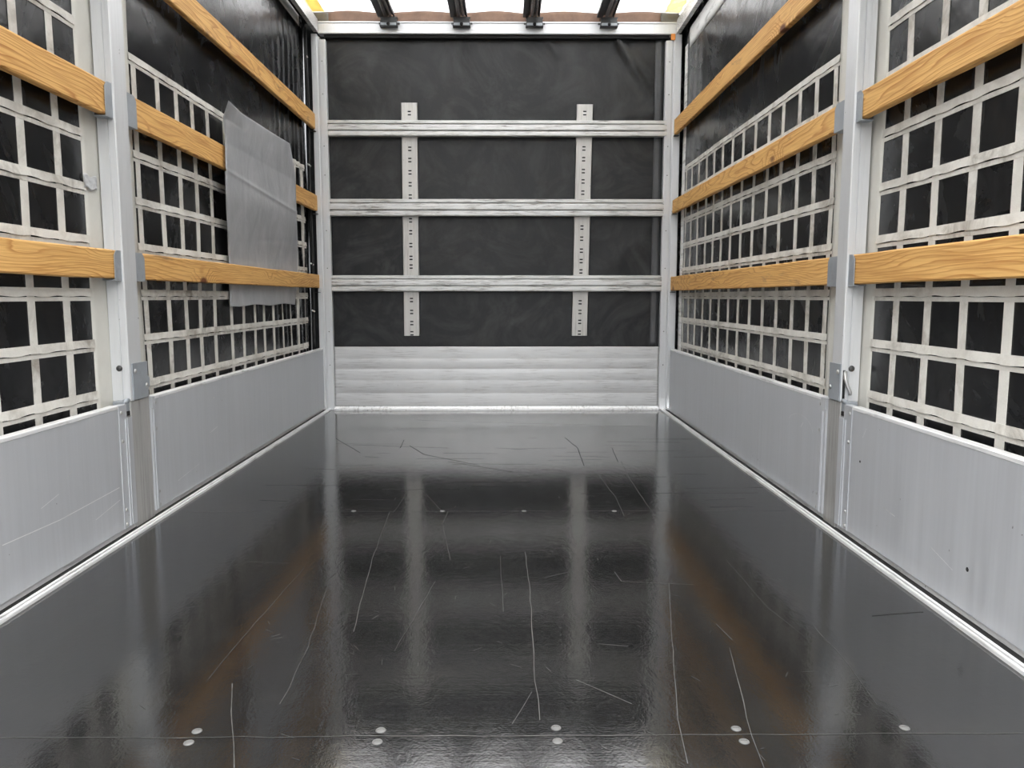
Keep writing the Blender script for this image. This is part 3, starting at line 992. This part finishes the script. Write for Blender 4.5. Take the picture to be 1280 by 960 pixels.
# ------------------------------------------------------------------ grey sheet draped over the left slats
def sheet(u, v):
    # v: 0 bottom .. 1 top, u: 0 near edge .. 1 far edge
    z_top = 1.553 + 0.02 * u
    z = 0.704 + (z_top - 0.704) * v
    if v < 0.06: z -= 0.004 * math.sin(u * 14)
    # path: behind the lowest slat, in front of the middle one, leaning in above
    if z < 0.90: x = 1.1745
    elif z < 1.24:
        t_ = (z - 0.90) / 0.34; t_ = t_ * t_ * (3 - 2 * t_)
        x = 1.1745 + (1.131 - 1.1745) * t_
    else: x = 1.131 - 0.020 * max(0, (z - 1.40) / 0.16)
    k_ = (x + 0.066) / 1.166
    yl = -5.066 + (3.298 - 0.02 * max(0, v - 0.85) / 0.15 + 0.008 * math.sin(v * 9)) * k_
    wr = 4.386 - (0.10 * ((z - 1.42) / 0.15) ** 1.1 if z > 1.42 else 0) - (0.08 * (0.85 - z) / 0.15 if z < 0.85 else 0)
    yr = -5.066 + wr * k_
    y = yl + (yr - yl) * u
    x -= 0.0035 * math.exp(-((z - 1.285 + 0.06 * u) / 0.009) ** 2)
    free = max(0, min(1, (z - 0.92) / 0.1)) 
    x -= free * 0.007 * (0.5 + 0.5 * noise.noise(Vector((u * 2.3, v * 2.0, 5))))
    x -= 0.03 * max(0, v - 0.93) / 0.07 * max(0, 0.25 - u) / 0.25        # corner curling inward
    return (-x, y, z)


mb = MB().grid(sheet, 44, 150, (-1, 0, 0), 0.0018)
gs = mb.build('grey_sheet', M['sheet'], loc=(-1.15, -1.26, 0.70))
tag(gs, 'grey plastic sheet hanging over the left slats, tucked behind the lowest one', 'sheet')

# ------------------------------------------------------------------ black lashing cord in the left front corner
cord = thing('lashing_cord', (-1.166, -0.04, 0.42), 'black lashing cord hanging down beside the left corner post, tied with white clips', 'cord')
pa, pb = [], []
for i in range(60):
    z = 0.42 + (2.41 - 0.42) * i / 59
    bulge = 0.022 * math.exp(-((z - 2.20) / 0.06) ** 2)
    pa.append((-1.181 + 0.003 * math.sin(z * 9), -0.040 + 0.006 * math.sin(z * 4.3) - bulge, z))
    pb.append((-1.1765 + 0.002 * math.sin(z * 7 + 1), -0.018 + 0.004 * math.sin(z * 6 + 2), z))
MB().tube(pa, 0.0075, 10).build('rope', M['matt_black'], cord)
MB().tube(pb, 0.0048, 8).build('rope', M['bar_dark'], cord)
for z in (2.24, 1.575, 0.955, 0.655):
    MB().tube([(-1.181, -0.056, z + 0.004), (-1.176, -0.040, z - 0.001), (-1.1735, -0.024, z - 0.004)], 0.005, 8).build('clip', M['white_tie'], cord)
